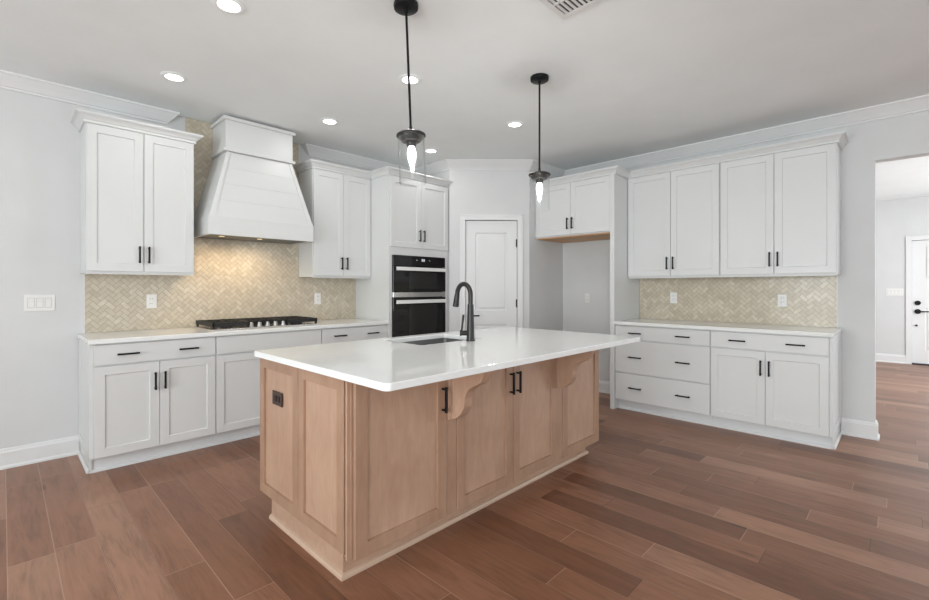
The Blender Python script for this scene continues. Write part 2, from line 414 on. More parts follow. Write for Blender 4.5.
bm = bmesh.new(); tube(bm, [(0, 0, 0), (0, -.012, 0)], .027, 24); tube(bm, [(0, -.012, 0), (0, -.045, 0)], .010, 12)
tube(bm, [(-.006, -.045, 0), (.03, -.048, 0), (.115, -.045, 0)], [.011, .010, .008], 12)
h = obj('door_lever', bm, 'bronze', d1, (.048, 0, .926)); h['label'] = 'dark lever handle'
for z in (.25, 1.07, 1.78):
    bm = B(-.014, .002, -.008, .004, -.045, .045, .002, 1); tube(bm, [(-.001, -.010, -.05), (-.001, -.010, .05)], .006, 10)
    hg = obj('hinge', bm, 'bronze', d1, (dw+.002, 0, z))
# front door of the hall
d2 = struct('door_2', panel_door(.907, 2.03, .045, [(.15, .757, .22, .92)]), 'trim')
d2.location = (HX+.03, DY0-.004, .008); d2.rotation_euler = (0, 0, R(-90))
bm = B(.17, .737, -.012, .0, 1.42, 1.93, .004, 1); obj('glazing_bead', bm, 'trim', d2)
bm = B(.205, .702, -.016, -.011, 1.455, 1.895); obj('glass_pane', bm, 'doorglass', d2)
bm = bmesh.new(); tube(bm, [(0, 0, 0), (0, -.018, 0)], .038, 24); obj('deadbolt', bm, 'black', d2, (.065, -.0, 1.005))
bm = bmesh.new(); tube(bm, [(0, 0, 0), (0, -.016, 0)], .040, 24); tube(bm, [(0, -.016, 0), (0, -.05, 0)], .012, 12)
tube(bm, [(-.01, -.05, 0), (.13, -.05, 0)], [.013, .009], 12); obj('door_lever', bm, 'black', d2, (.065, 0, .865))
bm = bmesh.new(); tube(bm, [(0, 0, 0), (0, -.02, 0)], .016, 16); obj('door_stop', bm, 'black', d2, (.05, 0, .635))
struct('trim_5', B(HX-.02, HX+.1, DY1, DY0, 0, .022), 'threshold')

# ------------------------------------------------------------------ herringbone backsplash
def clip(poly, x0, x1, z0, z1):
    def cut(P, ax, v, sgn):
        out = []
        for i in range(len(P)):
            a, b = P[i], P[(i+1) % len(P)]; da, db = sgn*(a[ax]-v), sgn*(b[ax]-v)
            if da >= 0: out.append(a)
            if da*db < 0: f = da/(da-db); out.append((a[0]+f*(b[0]-a[0]), a[1]+f*(b[1]-a[1])))
        return out
    for ax, v, s in ((0, x0, 1), (0, x1, -1), (1, z0, 1), (1, z1, -1)):
        poly = cut(poly, ax, v, s)
        if len(poly) < 3: return None
    a = sum(p[0]*q[1]-q[0]*p[1] for p, q in zip(poly, poly[1:]+poly[:1]))/2
    return poly if abs(a) > 3e-5 else None
def herringbone(regs, w=.034, n=2, gr=.003):
    """tiles over rectangles (x0,x1,z0,z1), front faces at y=-.008 facing -y"""
    bm = bmesh.new(); c = math.sqrt(.5)
    X0, X1 = min(r[0] for r in regs), max(r[1] for r in regs); Z0, Z1 = min(r[2] for r in regs), max(r[3] for r in regs)
    K = int(3*max(X1-X0, Z1-Z0)/w)
    for k in range(-K, K):
        for m in range(-K//n-1, K//n+1):
            ox, oz = k+m*n, k-m*n
            # centre quick reject
            px, pz = (ox-oz)*c*w+X0, (ox+oz)*c*w+Z0
            if px < X0-.4 or px > X1+.4 or pz < Z0-.4 or pz > Z1+.4: continue
            for a0, a1, b0, b1 in ((ox, ox+n, oz, oz+1), (ox+n, ox+n+1, oz+1-n, oz+1)):
                h = gr/2/w; q = [(a0+h, b0+h), (a1-h, b0+h), (a1-h, b1-h), (a0+h, b1-h)]
                q = [((u-v)*c*w+X0, (u+v)*c*w+Z0) for u, v in q]
                for r in regs:
                    p = clip(q, *r)
                    if not p: continue
                    F = [bm.verts.new((x, -.008, z)) for x, z in p]; G = [bm.verts.new((x, -.004, z)) for x, z in p]
                    bm.faces.new(F)
                    for i in range(len(p)): bm.faces.new((F[i], F[(i+1) % len(p)], G[(i+1) % len(p)], G[i]))
    bmesh.ops.recalc_face_normals(bm, faces=bm.faces)
    return bm
CT = .914
t = thing('tile_backsplash', 'cream herringbone tile backsplash behind the cooktop, rising to the ceiling behind the range hood', 'backsplash', (0, YW, CT))
z1 = 1.372-CT
obj('tile_field', herringbone([(.438, 2.8175, .001, z1-.002), (1.118, 2.140, z1-.002, ZC-CT-.002)]), 'tile', t)
bm = B(.438, 2.8175, -.006, -.0005, .001, z1-.002); box(bm, 1.118, 2.140, -.006, -.0005, z1-.002, ZC-CT-.002); obj('grout', bm, 'grout', t)
obj('edge_strip', B(.432, .438, -.010, -.0005, .001, z1-.002), 'trim', t)
t = thing('tile_backsplash', 'beige herringbone tile backsplash between the right wall cabinets and the drawer cabinet countertop', 'backsplash', (XW, 2.163, CT), R(-90))
L = 2.163-.428
obj('tile_field', herringbone([(.001, L, .001, z1-.002)]), 'tile', t)
obj('grout', B(.001, L, -.006, -.0005, .001, z1-.002), 'grout', t)
obj('edge_strip', B(L, L+.006, -.010, -.0005, .001, z1-.002), 'trim', t)

# ------------------------------------------------------------------ cabinets
def pull_mesh(length, name='handle', mt='black'):
    bm = bmesh.new(); a = length/2
    box(bm, -a, a, -.035, -.023, -.006, .006, .0015, 1)
    for x in (-a+.012, a-.012): box(bm, x-.0045, x+.0045, -.026, 0, -.0045, .0045)
    me = bpy.data.meshes.new(name); bm.to_mesh(me); bm.free(); me.materials.append(M[mt]); return me
PULL = pull_mesh(.128)
def hpull(p, x, y, z): return inst('handle', PULL, p, (x, y, z))
def vpull(p, x, y, z): return inst('handle', PULL, p, (x, y, z), (0, R(90), 0))
G = .003
def fronts(root, rows, w, yf, m='cab'):
    """rows: list of (kind, z0, z1, spec). local x 0..w"""
    for kind, z0, z1, sp in rows:
        if kind == 'drawer':
            d = obj('drawer_front', B(G, w-G, yf, yf+.02, z0, z1, .002, 1), m, root)
            for x in sp: hpull(d, x, yf, (z0+z1)/2)
        elif kind == 'panel':
            obj('false_front', B(G, w-G, yf, yf+.02, z0, z1, .002, 1), m, root)
        elif kind == 'doors':
            hz = sp
            for a, b, hx in ((G, w/2-G/2, w/2-.030), (w/2+G/2, w-G, w/2+.030)):
                d = obj('door', shaker(bmesh.new(), a, b, z0, z1, yf), m, root)
                vpull(d, hx, yf, hz)
BD = .61      # carcass depth (front of carcass at local y=.02 behind the door faces)
def base_cabinet(label, loc, rz, w, rows, group=None, left_end=False, right_end=False):
    t = thing('base_cabinet', label, 'cabinet', loc, rz, group)
    dep = .612
    bm = B(0.0005, w-.0005, .021, dep, .105, CT-.032)
    obj('carcass', bm, 'cab', t)
    bm = B(.0005, w-.0005, .085, .10, 0, .104)
    sweep(bm, [(0, 0), (.016, 0), (.016, .010), (.010, .018), (0, .022)], [(.0005, .085), (w-.0005, .085)], -1)
    obj('toe_kick', bm, 'toe', t)
    for flag, x0, x1 in ((left_end, -.016, 0), (right_end, w, w+.016)):
        if flag:
            bm = B(x0, x1, .024, dep, .105, CT-.032, .0015, 1)
            s = -1 if flag and x0 < 0 else 1
            box(bm, x0+(0 if s > 0 else .002), x1-(0 if s < 0 else .002), .075, dep, 0, .105)
            xs = x0 if s < 0 else x1
            # raised frame on the exposed end
            if s < 0: bx = (xs-.006, xs)
            else: bx = (xs, xs+.006)
            box(bm, *bx, .024, .075, .108, CT-.035); box(bm, *bx, dep-.055, dep, .108, CT-.035)
            box(bm, *bx, .075, dep-.055, .108, .165); box(bm, *bx, .075, dep-.055, CT-.095, CT-.035)
            pth = [(xs, .085), (xs, dep)]
            sweep(bm, [(0, 0), (.014, 0), (.014, .010), (.008, .018), (0, .022)], pth, 1 if s < 0 else -1)
            obj('end_panel', bm, 'cab', t)
    fronts(t, rows, w, 0)
    return t
YF = 3.885                       # door faces of the left run
DR, DO = (.735, .872), (.112, .724)
HZ = .590
base_cabinet('white two-door base cabinet with one wide drawer at the far left end', (.425, YF, 0), 0, .749,
             [('drawer', *DR, (.187, .557)), ('doors', *DO, HZ)], left_end=True)
base_cabinet('white base cabinet under the gas cooktop with a plain front and no drawer pulls', (1.175, YF, 0), 0, .899,
             [('panel', *DR, ()), ('doors', *DO, HZ)])
base_cabinet('white drawer cabinet between the cooktop cabinet and the tall oven cabinet', (2.075, YF, 0), 0, .741,
             [('drawer', *DR, (.185, .556)), ('drawer', .398, .724, (.185, .556)), ('drawer', .112, .388, (.185, .556))])
XF = 4.45                        # door faces of the right run
base_cabinet('white three-drawer cabinet on the right wall, beside the fridge alcove panel', (XF, 2.163, 0), R(-90), .903,
             [('drawer', *DR, (.218, .674)), ('drawer', .396, .724, (.218, .674)), ('drawer', .112, .386, (.218, .674))])
base_cabinet('white two-door base cabinet with one wide drawer at the right end of the right wall', (XF, 1.259, 0), R(-90), .838,
             [('drawer', *DR, (.216, .627)), ('doors', *DO, HZ)], right_end=True)

def slab(outline, z0, z1, hole=None, bev=.003):
    bm = bmesh.new()
    def loop(p): v = [bm.verts.new((x, y, z0)) for x, y in p]; return [bm.edges.new((v[i], v[(i+1) % len(v)])) for i in range(len(v))]
    es = loop(outline)+(loop(hole) if hole else [])
    bmesh.ops.triangle_fill(bm, use_beauty=True, use_dissolve=False, edges=es)
    fs = list(bm.faces)
    r = bmesh.ops.extrude_face_region(bm, geom=fs)
    nv = [g for g in r['geom'] if isinstance(g, bmesh.types.BMVert)]
    bmesh.ops.translate(bm, verts=nv, vec=(0, 0, z1-z0))
    bmesh.ops.recalc_face_normals(bm, faces=bm.faces)
    es = [e for e in bm.edges if len(e.link_faces) == 2 and e.calc_face_angle(0) > 1.2 and abs(e.verts[0].co.z-e.verts[1].co.z) < 1e-6]
    if bev: bmesh.ops.bevel(bm, geom=es, offset=bev, segments=2, profile=.5, affect='EDGES')
    return bm
def rrect(x0, x1, y0, y1, r, n=6):
    return arc(x1-r, y1-r, r, 0, 90, n)+arc(x0+r, y1-r, r, 90, 180, n)+arc(x0+r, y0+r, r, 180, 270, n)+arc(x1-r, y0+r, r, 270, 360, n)
tag(obj('countertop', slab([(.392, 3.862), (2.8175, 3.862), (2.8175, YW-.001), (.392, YW-.001)], CT-.031, CT), 'quartz'),
    'white quartz countertop along the left wall, under the cooktop', 'countertop')
tag(obj('countertop', slab([(4.428, .392), (XW-.001, .392), (XW-.001, 2.1625), (4.428, 2.1625)], CT-.031, CT), 'quartz'),
    'white quartz countertop along the right wall, over the drawers', 'countertop')

CCR = [(0, 2.4455), (.012, 2.4455), (.014, 2.453), (.010, 2.457), (.010, 2.464), (.018, 2.470), (.024, 2.480), (.036, 2.492), (.046, 2.497), (.046, 2.501), (.054, 2.502), (.054, 2.516), (0, 2.516)]
def upper_cabinet(label, loc, rz, w, z0, dep, crown, hz=1.512, mtop=2.442, pre=None, post=None):
    t = thing('upper_cabinet', label, 'cabinet', loc, rz)
    bm = B(.0005, w-.0005, .021, dep, z0, 2.444, 0)
    obj('carcass', bm, 'cab', t)
    z = z0+.012
    for a, b, hx in ((.006, w/2-.002, w/2-.030), (w/2+.002, w-.006, w/2+.030)):
        d = obj('door', shaker(bmesh.new(), a, b, z, mtop, 0), 'cab', t); vpull(d, hx, 0, hz)
    obj('crown_molding', sweep(bmesh.new(), CCR, crown, -1, pre, post), 'cab', t)
    return t
w1 = .690
t = upper_cabinet('white two-door wall cabinet left of the range hood, at the far left', (.412, 4.18, 0), 0, w1, 1.372, YW-.001-4.18,
              [(0, .321), (0, .012), (w1, .012), (w1, .3115)])
obj('light_rail', B(.0005, w1-.0005, .021, .036, 1.362, 1.371), 'cab', t)
w2 = 2.817-2.142
t = upper_cabinet('white two-door wall cabinet between the range hood and the tall oven cabinet', (2.142, 4.18, 0), 0, w2, 1.372, YW-.001-4.18,
              [(0, .3115), (0, .012), (w2-.0005, .012)], post=(0, -1))
obj('light_rail', B(.0005, w2-.0005, .021, .036, 1.362, 1.371), 'cab', t)
XU = 4.745
t = upper_cabinet('white two-door wall cabinet on the right wall, over the drawers, next to the fridge cabinet', (XU, 2.163, 0), R(-90), .902, 1.372, XW-.001-XU,
              [(-.001, .012), (.902, .012)], pre=(0, 1))
obj('light_rail', B(.0005, .9015, .021, .036, 1.362, 1.371), 'cab', t)
t = upper_cabinet('white two-door wall cabinet at the right end of the right wall, nearest the hall opening', (XU, 1.2605, 0), R(-90), .860, 1.372, XW-.001-XU,
              [(0, .012), (.860, .012), (.860, .321)])
obj('light_rail', B(.0005, .8595, .021, .036, 1.362, 1.371), 'cab', t)
# fridge cabinet over the alcove
wf = 3.172-2.212
t = upper_cabinet('short white wall cabinet over the empty fridge alcove, with a bare wood underside', (XF, 3.172, 0), R(-90), wf, 1.85, XW-.001-XF,
              [(.001, .012), (wf+.047, .012), (wf+.047, XU-XF+.012)], hz=1.985, post=(1, 0))
o = obj('underside_panel', B(.012, wf-.002, .03, XW-.002-XF, 1.838, 1.8495), 'cabinet_underside', t); o['label'] = 'bare wood underside'
tag(obj('refrigerator_end_panel', B(XF-.014, XW-.001, 2.1645, 2.2105, 0, 2.444, .0015, 1), 'cab'),
    'tall white end panel standing between the fridge alcove and the right cabinets', 'panel')

# ------------------------------------------------------------------ tall oven cabinet and oven
TX0, TX1, TY = 2.819, 3.664, 3.86
t = thing('oven_cabinet', 'tall white oven cabinet with two doors above the built-in black oven', 'cabinet', (TX0, TY, 0))
tw = TX1-TX0; ox0, ox1, oz0, oz1 = .038, tw-.053, .50, 1.612
bm = B(0, .018, .0, YW-.001-TY, 0, 2.444); box(bm, tw-.018, tw, 0, YW-.001-TY, 0, 2.444)
box(bm, .018, ox0, 0, .03, .105, 2.444); box(bm, ox1, tw-.018, 0, .03, .105, 2.444)
box(bm, ox0, ox1, 0, .03, .105, oz0); box(bm, ox0, ox1, 0, .03, oz1, 2.444)
box(bm, .018, tw-.018, .03, YW-.002-TY, 1.70, 2.444); box(bm, .018, tw-.018, .03, YW-.002-TY, .105, .48); box(bm, .018, tw-.018, .07, .085, 0, .105)
obj('carcass', bm, 'cab', t)
for a, b, hx in ((.010, tw/2-.002, tw/2-.030), (tw/2+.002, tw-.010, tw/2+.030)):
    d = obj('door', shaker(bmesh.new(), a, b, 1.695, 2.435, -.02), 'cab', t); vpull(d, hx, -.02, 1.832)
obj('drawer_front', B(.01, tw-.01, -.02, -.0005, .115, .47, .002, 1), 'cab', t)
obj('crown_molding', sweep(bmesh.new(), CCR, [(0, .332), (0, 0), (tw-.014, 0)], -1, (1, 0), (0, 1)), 'cab', t)
t = thing('wall_oven', 'built-in black glass double wall oven with two steel bar handles in the tall cabinet', 'oven', (TX0+ox0, TY, oz0))
ow = ox1-ox0; oh = oz1-oz0
def Z(z): return z-oz0
bm = B(.004, ow-.004, .03, .55, .004, oh-.004); obj('oven_body', bm, 'ovenglass', t)
bm = B(.002, ow-.002, -.016, .03, Z(1.497), Z(1.608), .002, 1); cp = obj('control_panel', bm, 'ovenglass', t)
bm = bmesh.new()
for a, b in ((.395, .413), (.420, .438)):
    obj('display_digit', B(a, b, -.0175, -.0155, Z(1.552), Z(1.580)), 'display', cp)
bm.free()
for a in (.320, .505): obj('touch_key', B(a, a+.012, -.0175, -.0155, Z(1.560), Z(1.568)), 'display', cp)
def oven_door(z0, z1, hz):
    d = obj('oven_door', B(.002, ow-.002, -.022, .03, Z(z0), Z(z1), .002, 1), 'ovenglass', t)
    obj('window', B(.215, ow-.13, -.0235, -.0215, Z(z0)+.03, Z(hz)-.035), 'ovenglass2', d)
    bm = B(.022, ow-.034, -.066, -.046, Z(hz)-.019, Z(hz)+.019, .003, 2)
    for x in (.057, ow-.069): box(bm, x-.012, x+.012, -.047, -.021, Z(hz)-.010, Z(hz)+.010)
    obj('handle', bm, 'handle_steel', d)
oven_door(1.218, 1.492, 1.464)
obj('vent_strip', B(.002, ow-.002, -.018, .03, Z(1.160), Z(1.214), .002, 1), 'steel', t)['label'] = 'brushed steel strip'
oven_door(.505, 1.155, 1.112)

# ------------------------------------------------------------------ range hood
hx0, hx1, hy = 1.166, 2.076, 4.045
hc = (hx0+hx1)/2; WY = YW-.0095
t = thing('range_hood', 'white shiplap range hood with tapered body hanging over the gas cooktop', 'range hood', (hc, YW, 1.70))
def hp(o): return o
def HL(bm): bmesh.ops.translate(bm, verts=bm.verts, vec=(-hc, -YW, -1.70)); return bm
b0, b1 = 1.853, 2.43                         # tapered part
ty, tx0, tx1 = 4.155, 1.338, 1.910           # top rectangle
def taper(bm, z0, z1, ins0, ins1, off=0):
    """frustum between heights, following the body's slope"""
    def rect(z):
        f = (z-b0)/(b1-b0)
        x0 = hx0+.008+(tx0-hx0-.008)*f; x1 = hx1-.008+(tx1-hx1+.008)*f; y = hy+.008+(ty-hy-.008)*f
        return x0, x1, y
    V = []
    for z in (z0, z1):
        x0, x1, y = rect(z); V.append([bm.verts.new(p) for p in ((x0, WY, z), (x0, y, z), (x1, y, z), (x1, WY, z))])
    for i in range(4): bm.faces.new((V[0][i], V[0][(i+1) % 4], V[1][(i+1) % 4], V[1][i]))
    bm.faces.new(V[0]); bm.faces.new(V[1])
    bmesh.ops.recalc_face_normals(bm, faces=bm.faces)
    return rect
# shiplap boards: stacked frusta with narrow shadow gaps, corner boards over them
bm = bmesh.new(); n = 4
for i in range(n):
    za = b0+(b1-b0)*i/n; zb = b0+(b1-b0)*(i+1)/n-.0008; rect = taper(bm, za, zb, 0, 0)
def face_pt(u, z, out):                      # u 0..1 across the front face at height z, out = forward offset
    x0, x1, y = rect(z); return (x0+(x1-x0)*u, y-out, z)
tb = obj('tapered_body', HL(bm), 'cab', t)
bm = bmesh.new()
fw = .07
def quadbox(a, b, c, d, th):
    A = [bm.verts.new(p) for p in (a, b, c, d)]; Bq = [bm.verts.new((p[0], p[1]+th, p[2])) for p in (a, b, c, d)]
    bm.faces.new(A); bm.faces.new(Bq[::-1])
    for i in range(4): bm.faces.new((A[i], Bq[i], Bq[(i+1) % 4], A[(i+1) % 4]))
def fx(side, z, inset): x0, x1, y = rect(z); return (x0+inset if side < 0 else x1-inset, y-.007, z)
for s in (-1, 1): quadbox(fx(s, b0, 0), fx(s, b0, .044), fx(s, b1, .030), fx(s, b1, 0), .007)
def fr(z, i): return fx(-1, z, i), fx(1, z, i)
a, b = fr(b0, .044); c, d = fr(b0+.022, .0435); quadbox(a, b, d, c, .007)
bmesh.ops.recalc_face_normals(bm, faces=bm.faces)
obj('corner_boards', HL(bm), 'cab', t)
bm = bmesh.new()
# bottom band as an open skirt
box(bm, hx0, hx1, hy, hy+.02, 1.70, b0, .0015, 1); box(bm, hx0, hx0+.02, hy+.02, WY, 1.70, b0); box(bm, hx1-.02, hx1, hy+.02, WY, 1.70, b0)
obj('skirt_band', HL(bm), 'cab', t)
bm = bmesh.new(); cx0, cx1, cy = 1.330, 1.918, 4.150
box(bm, cx0, cx1, cy, WY, 2.445, 2.70, .001, 1); obj('chimney', HL(bm), 'cab', t)
bm = bmesh.new()
box(bm, cx0-.020, cx1+.020, cy-.020, WY, 2.432, 2.458, .002, 1); obj('lower_trim', HL(bm), 'cab', t)
bm = bmesh.new()
box(bm, cx0-.020, cx1+.020, cy-.020, WY, 2.700, 2.728, .002, 1); obj('top_trim', HL(bm), 'cab', t)
bm = bmesh.new()
box(bm, hx0+.021, hx1-.021, hy+.021, WY-.001, 1.706, 1.722); li = obj('filter_insert', HL(bm), 'hoodsteel', t); li['label'] = 'steel filter insert'
for x in (1.32, 1.64):
    bm = bmesh.new(); lathe(bm, [(0, 0), (.022, 0), (.022, .003), (0, .003)], (x, 4.22, 1.7035), 20); obj('hood_lamp', HL(bm), 'hoodlamp', li)
    l = bpy.data.lights.new('hood_lamp_light', 'SPOT'); l.energy = 7.5; l.color = (1, .77, .50); l.spot_size = R(150); l.spot_blend = .8; l.shadow_soft_size = .03
    lo = bpy.data.objects.new('hood_lamp_light', l); C.objects.link(lo); lo.parent = t; lo.location = (x-hc, 4.20-YW, 1.696-1.70); lo.rotation_euler = (R(14), 0, 0)

# ------------------------------------------------------------------ gas cooktop
kx0, kx1, ky0, ky1 = 1.168, 2.096, 3.965, 4.460
t = thing('cooktop', 'stainless steel gas cooktop with black cast iron grates and five front knobs', 'cooktop', (1.625, 4.21, CT))
def KL(bm): bmesh.ops.translate(bm, verts=bm.verts, vec=(-1.625, -4.21, -CT)); return bm
bm = bmesh.new(); box(bm, kx0, kx1, ky0, ky1, CT+.0005, CT+.012, .004, 2); tr = obj('steel_tray', KL(bm), 'steel', t)
burn = [(1.32, 4.10, .038), (1.32, 4.34, .045), (1.625, 4.24, .058), (1.93, 4.10, .045), (1.93, 4.34, .038)]
for x, y, r in burn:
    bm = bmesh.new(); lathe(bm, [(0, 0), (r+.012, 0), (r+.010, .010), (r, .012), (r, .020), (r-.006, .025), (0, .025)], (x, y, CT+.012), 24); obj('burner', KL(bm), 'iron', t)
gt = CT+.062
for x0, x1, mid in ((kx0+.012, 1.468, False), (1.474, 1.776, True), (1.782, kx1-.012, False)):
    bm = bmesh.new(); y0 = ky0+(.075 if mid else .020); y1 = ky1-.015; bw = .007
    for x in (x0+bw, x1-bw): box(bm, x-bw, x+bw, y0, y1, gt-.032, gt, .002, 1)
    for y in (y0+bw, y1-bw): box(bm, x0, x1, y-bw, y+bw, gt-.032, gt, .002, 1)
    box(bm, x0, x1, (y0+y1)/2-bw, (y0+y1)/2+bw, gt-.016, gt)
    xm = (x0+x1)/2
    for dx in (-.085, -.028, .028, .085): box(bm, xm+dx-bw*.8, xm+dx+bw*.8, y0, y1, gt-.014, gt-.001)
    for x in (x0+.012, x1-.012):
        for y in (y0+.012, y1-.012): box(bm, x-.008, x+.008, y-.008, y+.008, CT+.012, gt-.016)
    obj('grate', KL(bm), 'iron', t)
for x in (1.487, 1.556, 1.625, 1.694, 1.763):
    bm = bmesh.new(); lathe(bm, [(0, 0), (.021, 0), (.021, .006), (.017, .010), (.0155, .034), (.012, .037), (0, .037)], (x, ky0+.040, CT+.012), 20)
    box(bm, x-.003, x+.003, ky0+.024, ky0+.056, CT+.046, CT+.052); obj('knob', KL(bm), 'knobsteel', t)

# ------------------------------------------------------------------ kitchen island
ix0, ix1, iy0, iy1 = 1.000, 3.135, 1.650, 2.568
t = thing('kitchen_island', 'light brown maple kitchen island with shaker doors and carved brackets under the white counter', 'kitchen island', (ix0, iy0, 0))
def IL(bm): bmesh.ops.translate(bm, verts=bm.verts, vec=(-ix0, -iy0, 0)); return bm
zt = CT-.032
bm = bmesh.new()
for a in ((ix0+.020, ix0+.04, iy0+.022, iy1-.02), (ix1-.03, ix1-.012, iy0+.022, iy1-.02), (ix0+.04, ix1-.03, iy0+.022, iy0+.04), (ix0+.04, ix1-.03, iy1-.04, iy1-.02)): box(bm, *a, .115, zt)
box(bm, ix0+.04, ix1-.03, iy0+.04, iy1-.04, .115, .13)
obj('carcass', IL(bm), 'maple', t)
bm = bmesh.new(); yb = 1.745
box(bm, ix0+.032, ix1-.03, yb, iy1-.080, 0, .115)
obj('base_board', IL(bm), 'maple_x', t)
bm = sweep(bmesh.new(), [(0, 0), (.016, 0), (.016, .010), (.010, .020), (0, .024)], [(ix0+.032, iy1-.080), (ix0+.032, yb), (ix1-.03, yb), (ix1-.03, iy1-.080)], -1)
obj('shoe_molding', IL(bm), 'maple_shoe', t)
# end panels (facing -X): build facing -y then turn
def end_panel(ya, yb_, st):
    def turn(bm):
        bmesh.ops.rotate(bm, verts=bm.verts, cent=(0, 0, 0), matrix=Matrix.Rotation(R(-90), 3, 'Z'))
        bmesh.ops.translate(bm, verts=bm.verts, vec=(ix0, ya, 0)); return bm
    e = obj('end_panel', IL(turn(shaker(bmesh.new(), 0, ya-yb_, .135, zt-.004, 0, .020, st, .012, False, .001))), 'maple_frame', t)
    obj('panel', IL(turn(B(st, ya-yb_-st, .0121, .0195, .135+st, zt-.004-st))), 'maple', e)
end_panel(2.570, 2.111, .055); end_panel(2.105, 1.690, .055)
obj('corner_strip', IL(B(ix0+.006, ix0+.0198, 1.671, 1.683, .115, zt-.001)), 'maple', t)
# doors on the seating side
for a, b, hx in ((1.034, 1.562, 1.530), (1.634, 2.096, 2.068), (2.100, 2.560, 2.130), (2.634, 3.134, 2.668)):
    bm = shaker(bmesh.new(), a, b, .112, zt-.003, iy0, .02, .060, .011, False, .002)
    d = obj('door', IL(bm), 'maple_frame', t)
    obj('panel', IL(B(a+.062, b-.062, iy0+.0111, iy0+.0195, .112+.062, zt-.065)), 'maple', d); vpull(d, hx-ix0, 0, .706)
# seating-side stiles behind the corbels
bm = bmesh.new()
box(bm, ix0+.022, 1.031, iy0+.018, iy0+.03, .112, zt-.001)
obj('stile', IL(bm), 'maple', t)
for a, b in ((1.565, 1.631), (2.563, 2.631)): obj('stile', IL(B(a, b, iy0+.004, iy0+.024, .112, zt-.001)), 'maple_frame', t)
def corbel(x0, x1):
    K = [(1.653, zt-.001), (1.405, zt-.001), (1.405, .862), (1.411, .850), (1.421, .832), (1.432, .814), (1.452, .800), (1.480, .787), (1.507, .771), (1.526, .748), (1.536, .721), (1.538, .696), (1.542, .675), (1.556, .650), (1.572, .630), (1.594, .614), (1.622, .602), (1.653, .596)]
    bm = prism(bmesh.new(), K, 'X', x0, x1)
    # rounded bead along the root
    prism(bm, [(1.653, zt-.001), (1.628, zt-.001), (1.628, .60), (1.653, .594)], 'X', x0-.006, x0)
    return obj('corbel', IL(bm), 'maple', t)
corbel(1.572, 1.628); corbel(2.568, 2.624)
jx0, jx1, jy0, jy1 = .966, 3.160, 1.338, 2.582
SX0, SX1, SY0, SY1 = 1.768, 2.330, 2.090, 2.490
tag(obj('countertop', slab(rrect(jx0, jx1, jy0, jy1, .028), CT-.031, CT, rrect(SX0, SX1, SY0, SY1, .02, 4), .004), 'quartz'),
    'glossy white quartz countertop on the island, with the sink cut into it', 'countertop')
# sink
bm = bmesh.new(); rim = rrect(SX0-.006, SX1+.006, SY0-.006, SY1+.006, .025, 5); rimo = rrect(SX0-.012, SX1+.012, SY0-.012, SY1+.012, .03, 5)
bot = rrect(SX0+.010, SX1-.010, SY0+.010, SY1-.010, .05, 5); zs = CT-.0325
A = [bm.verts.new((x, y, zs)) for x, y in rimo]; Bv = [bm.verts.new((x, y, zs)) for x, y in rim]; Cv = [bm.verts.new((x, y, zs-.20)) for x, y in bot]
for P, Q in ((A, Bv), (Bv, Cv)):
    for i in range(len(P)): bm.faces.new((P[i], P[(i+1) % len(P)], Q[(i+1) % len(P)], Q[i]))
bm.faces.new(Cv)
bmesh.ops.recalc_face_normals(bm, faces=bm.faces)
for v in bm.verts: v.co -= Vector((2.05, 2.29, zs-.2))
t = thing('kitchen_sink', 'grey steel undermount sink set into the island countertop', 'sink', (2.05, 2.29, zs-.2))
obj('basin', bm, 'sinksteel', t)
bm = bmesh.new(); lathe(bm, [(0, .004), (.02, .004), (.045, .008), (.055, .001)], (0, 0, 0), 24); obj('drain', bm, 'steel', t)
# faucet
fxp, fyp = 2.135, 2.032
t = thing('kitchen_faucet', 'dark gunmetal gooseneck faucet standing beside the island sink', 'faucet', (fxp, fyp, CT))
bm = bmesh.new(); lathe(bm, [(0, 0.0005), (.029, .0005), (.029, .006), (.027, .012), (.0255, .05), (.024, .10), (.021, .18), (.0195, .24), (0, .24)], (0, 0, 0), 28); obj('faucet_body', bm, 'bronze', t)
pts = [(0, 0, .20), (0, 0, .30)]+[(0, .062-.062*math.cos(R(a)), .30+.072*math.sin(R(a))) for a in range(12, 172, 10)]+[(0, .125, .29)]
bm = tube(bmesh.new(), pts, .0155, 18); obj('gooseneck', bm, 'bronze', t)
bm = tube(bmesh.new(), [(0, .124, .305), (0, .128, .285), (0, .133, .255), (0, .138, .224), (0, .1385, .219)], [.0165, .018, .0195, .0215, .018], 20); sh = obj('spray_head', bm, 'bronze', t)
bm = bmesh.new(); box(bm, -.026, -.018, .124, .134, .245, .275, .003, 1); obj('spray_button', bm, 'black', sh)
bm = tube(bmesh.new(), [(-.012, .010, .052), (-.045, .040, .052)], [.0165, .0165], 18)
tube(bm, [(-.045, .040, .052), (-.052, .047, .052)], [.0195, .0195], 18); hb = obj('handle_hub', bm, 'bronze', t)
bm = tube(bmesh.new(), [(-.044, .039, .062), (-.043, .034, .095), (-.041, .028, .150), (-.040, .026, .172)], [.006, .0065, .0075, .0075], 12); obj('lever', bm, 'bronze', hb)

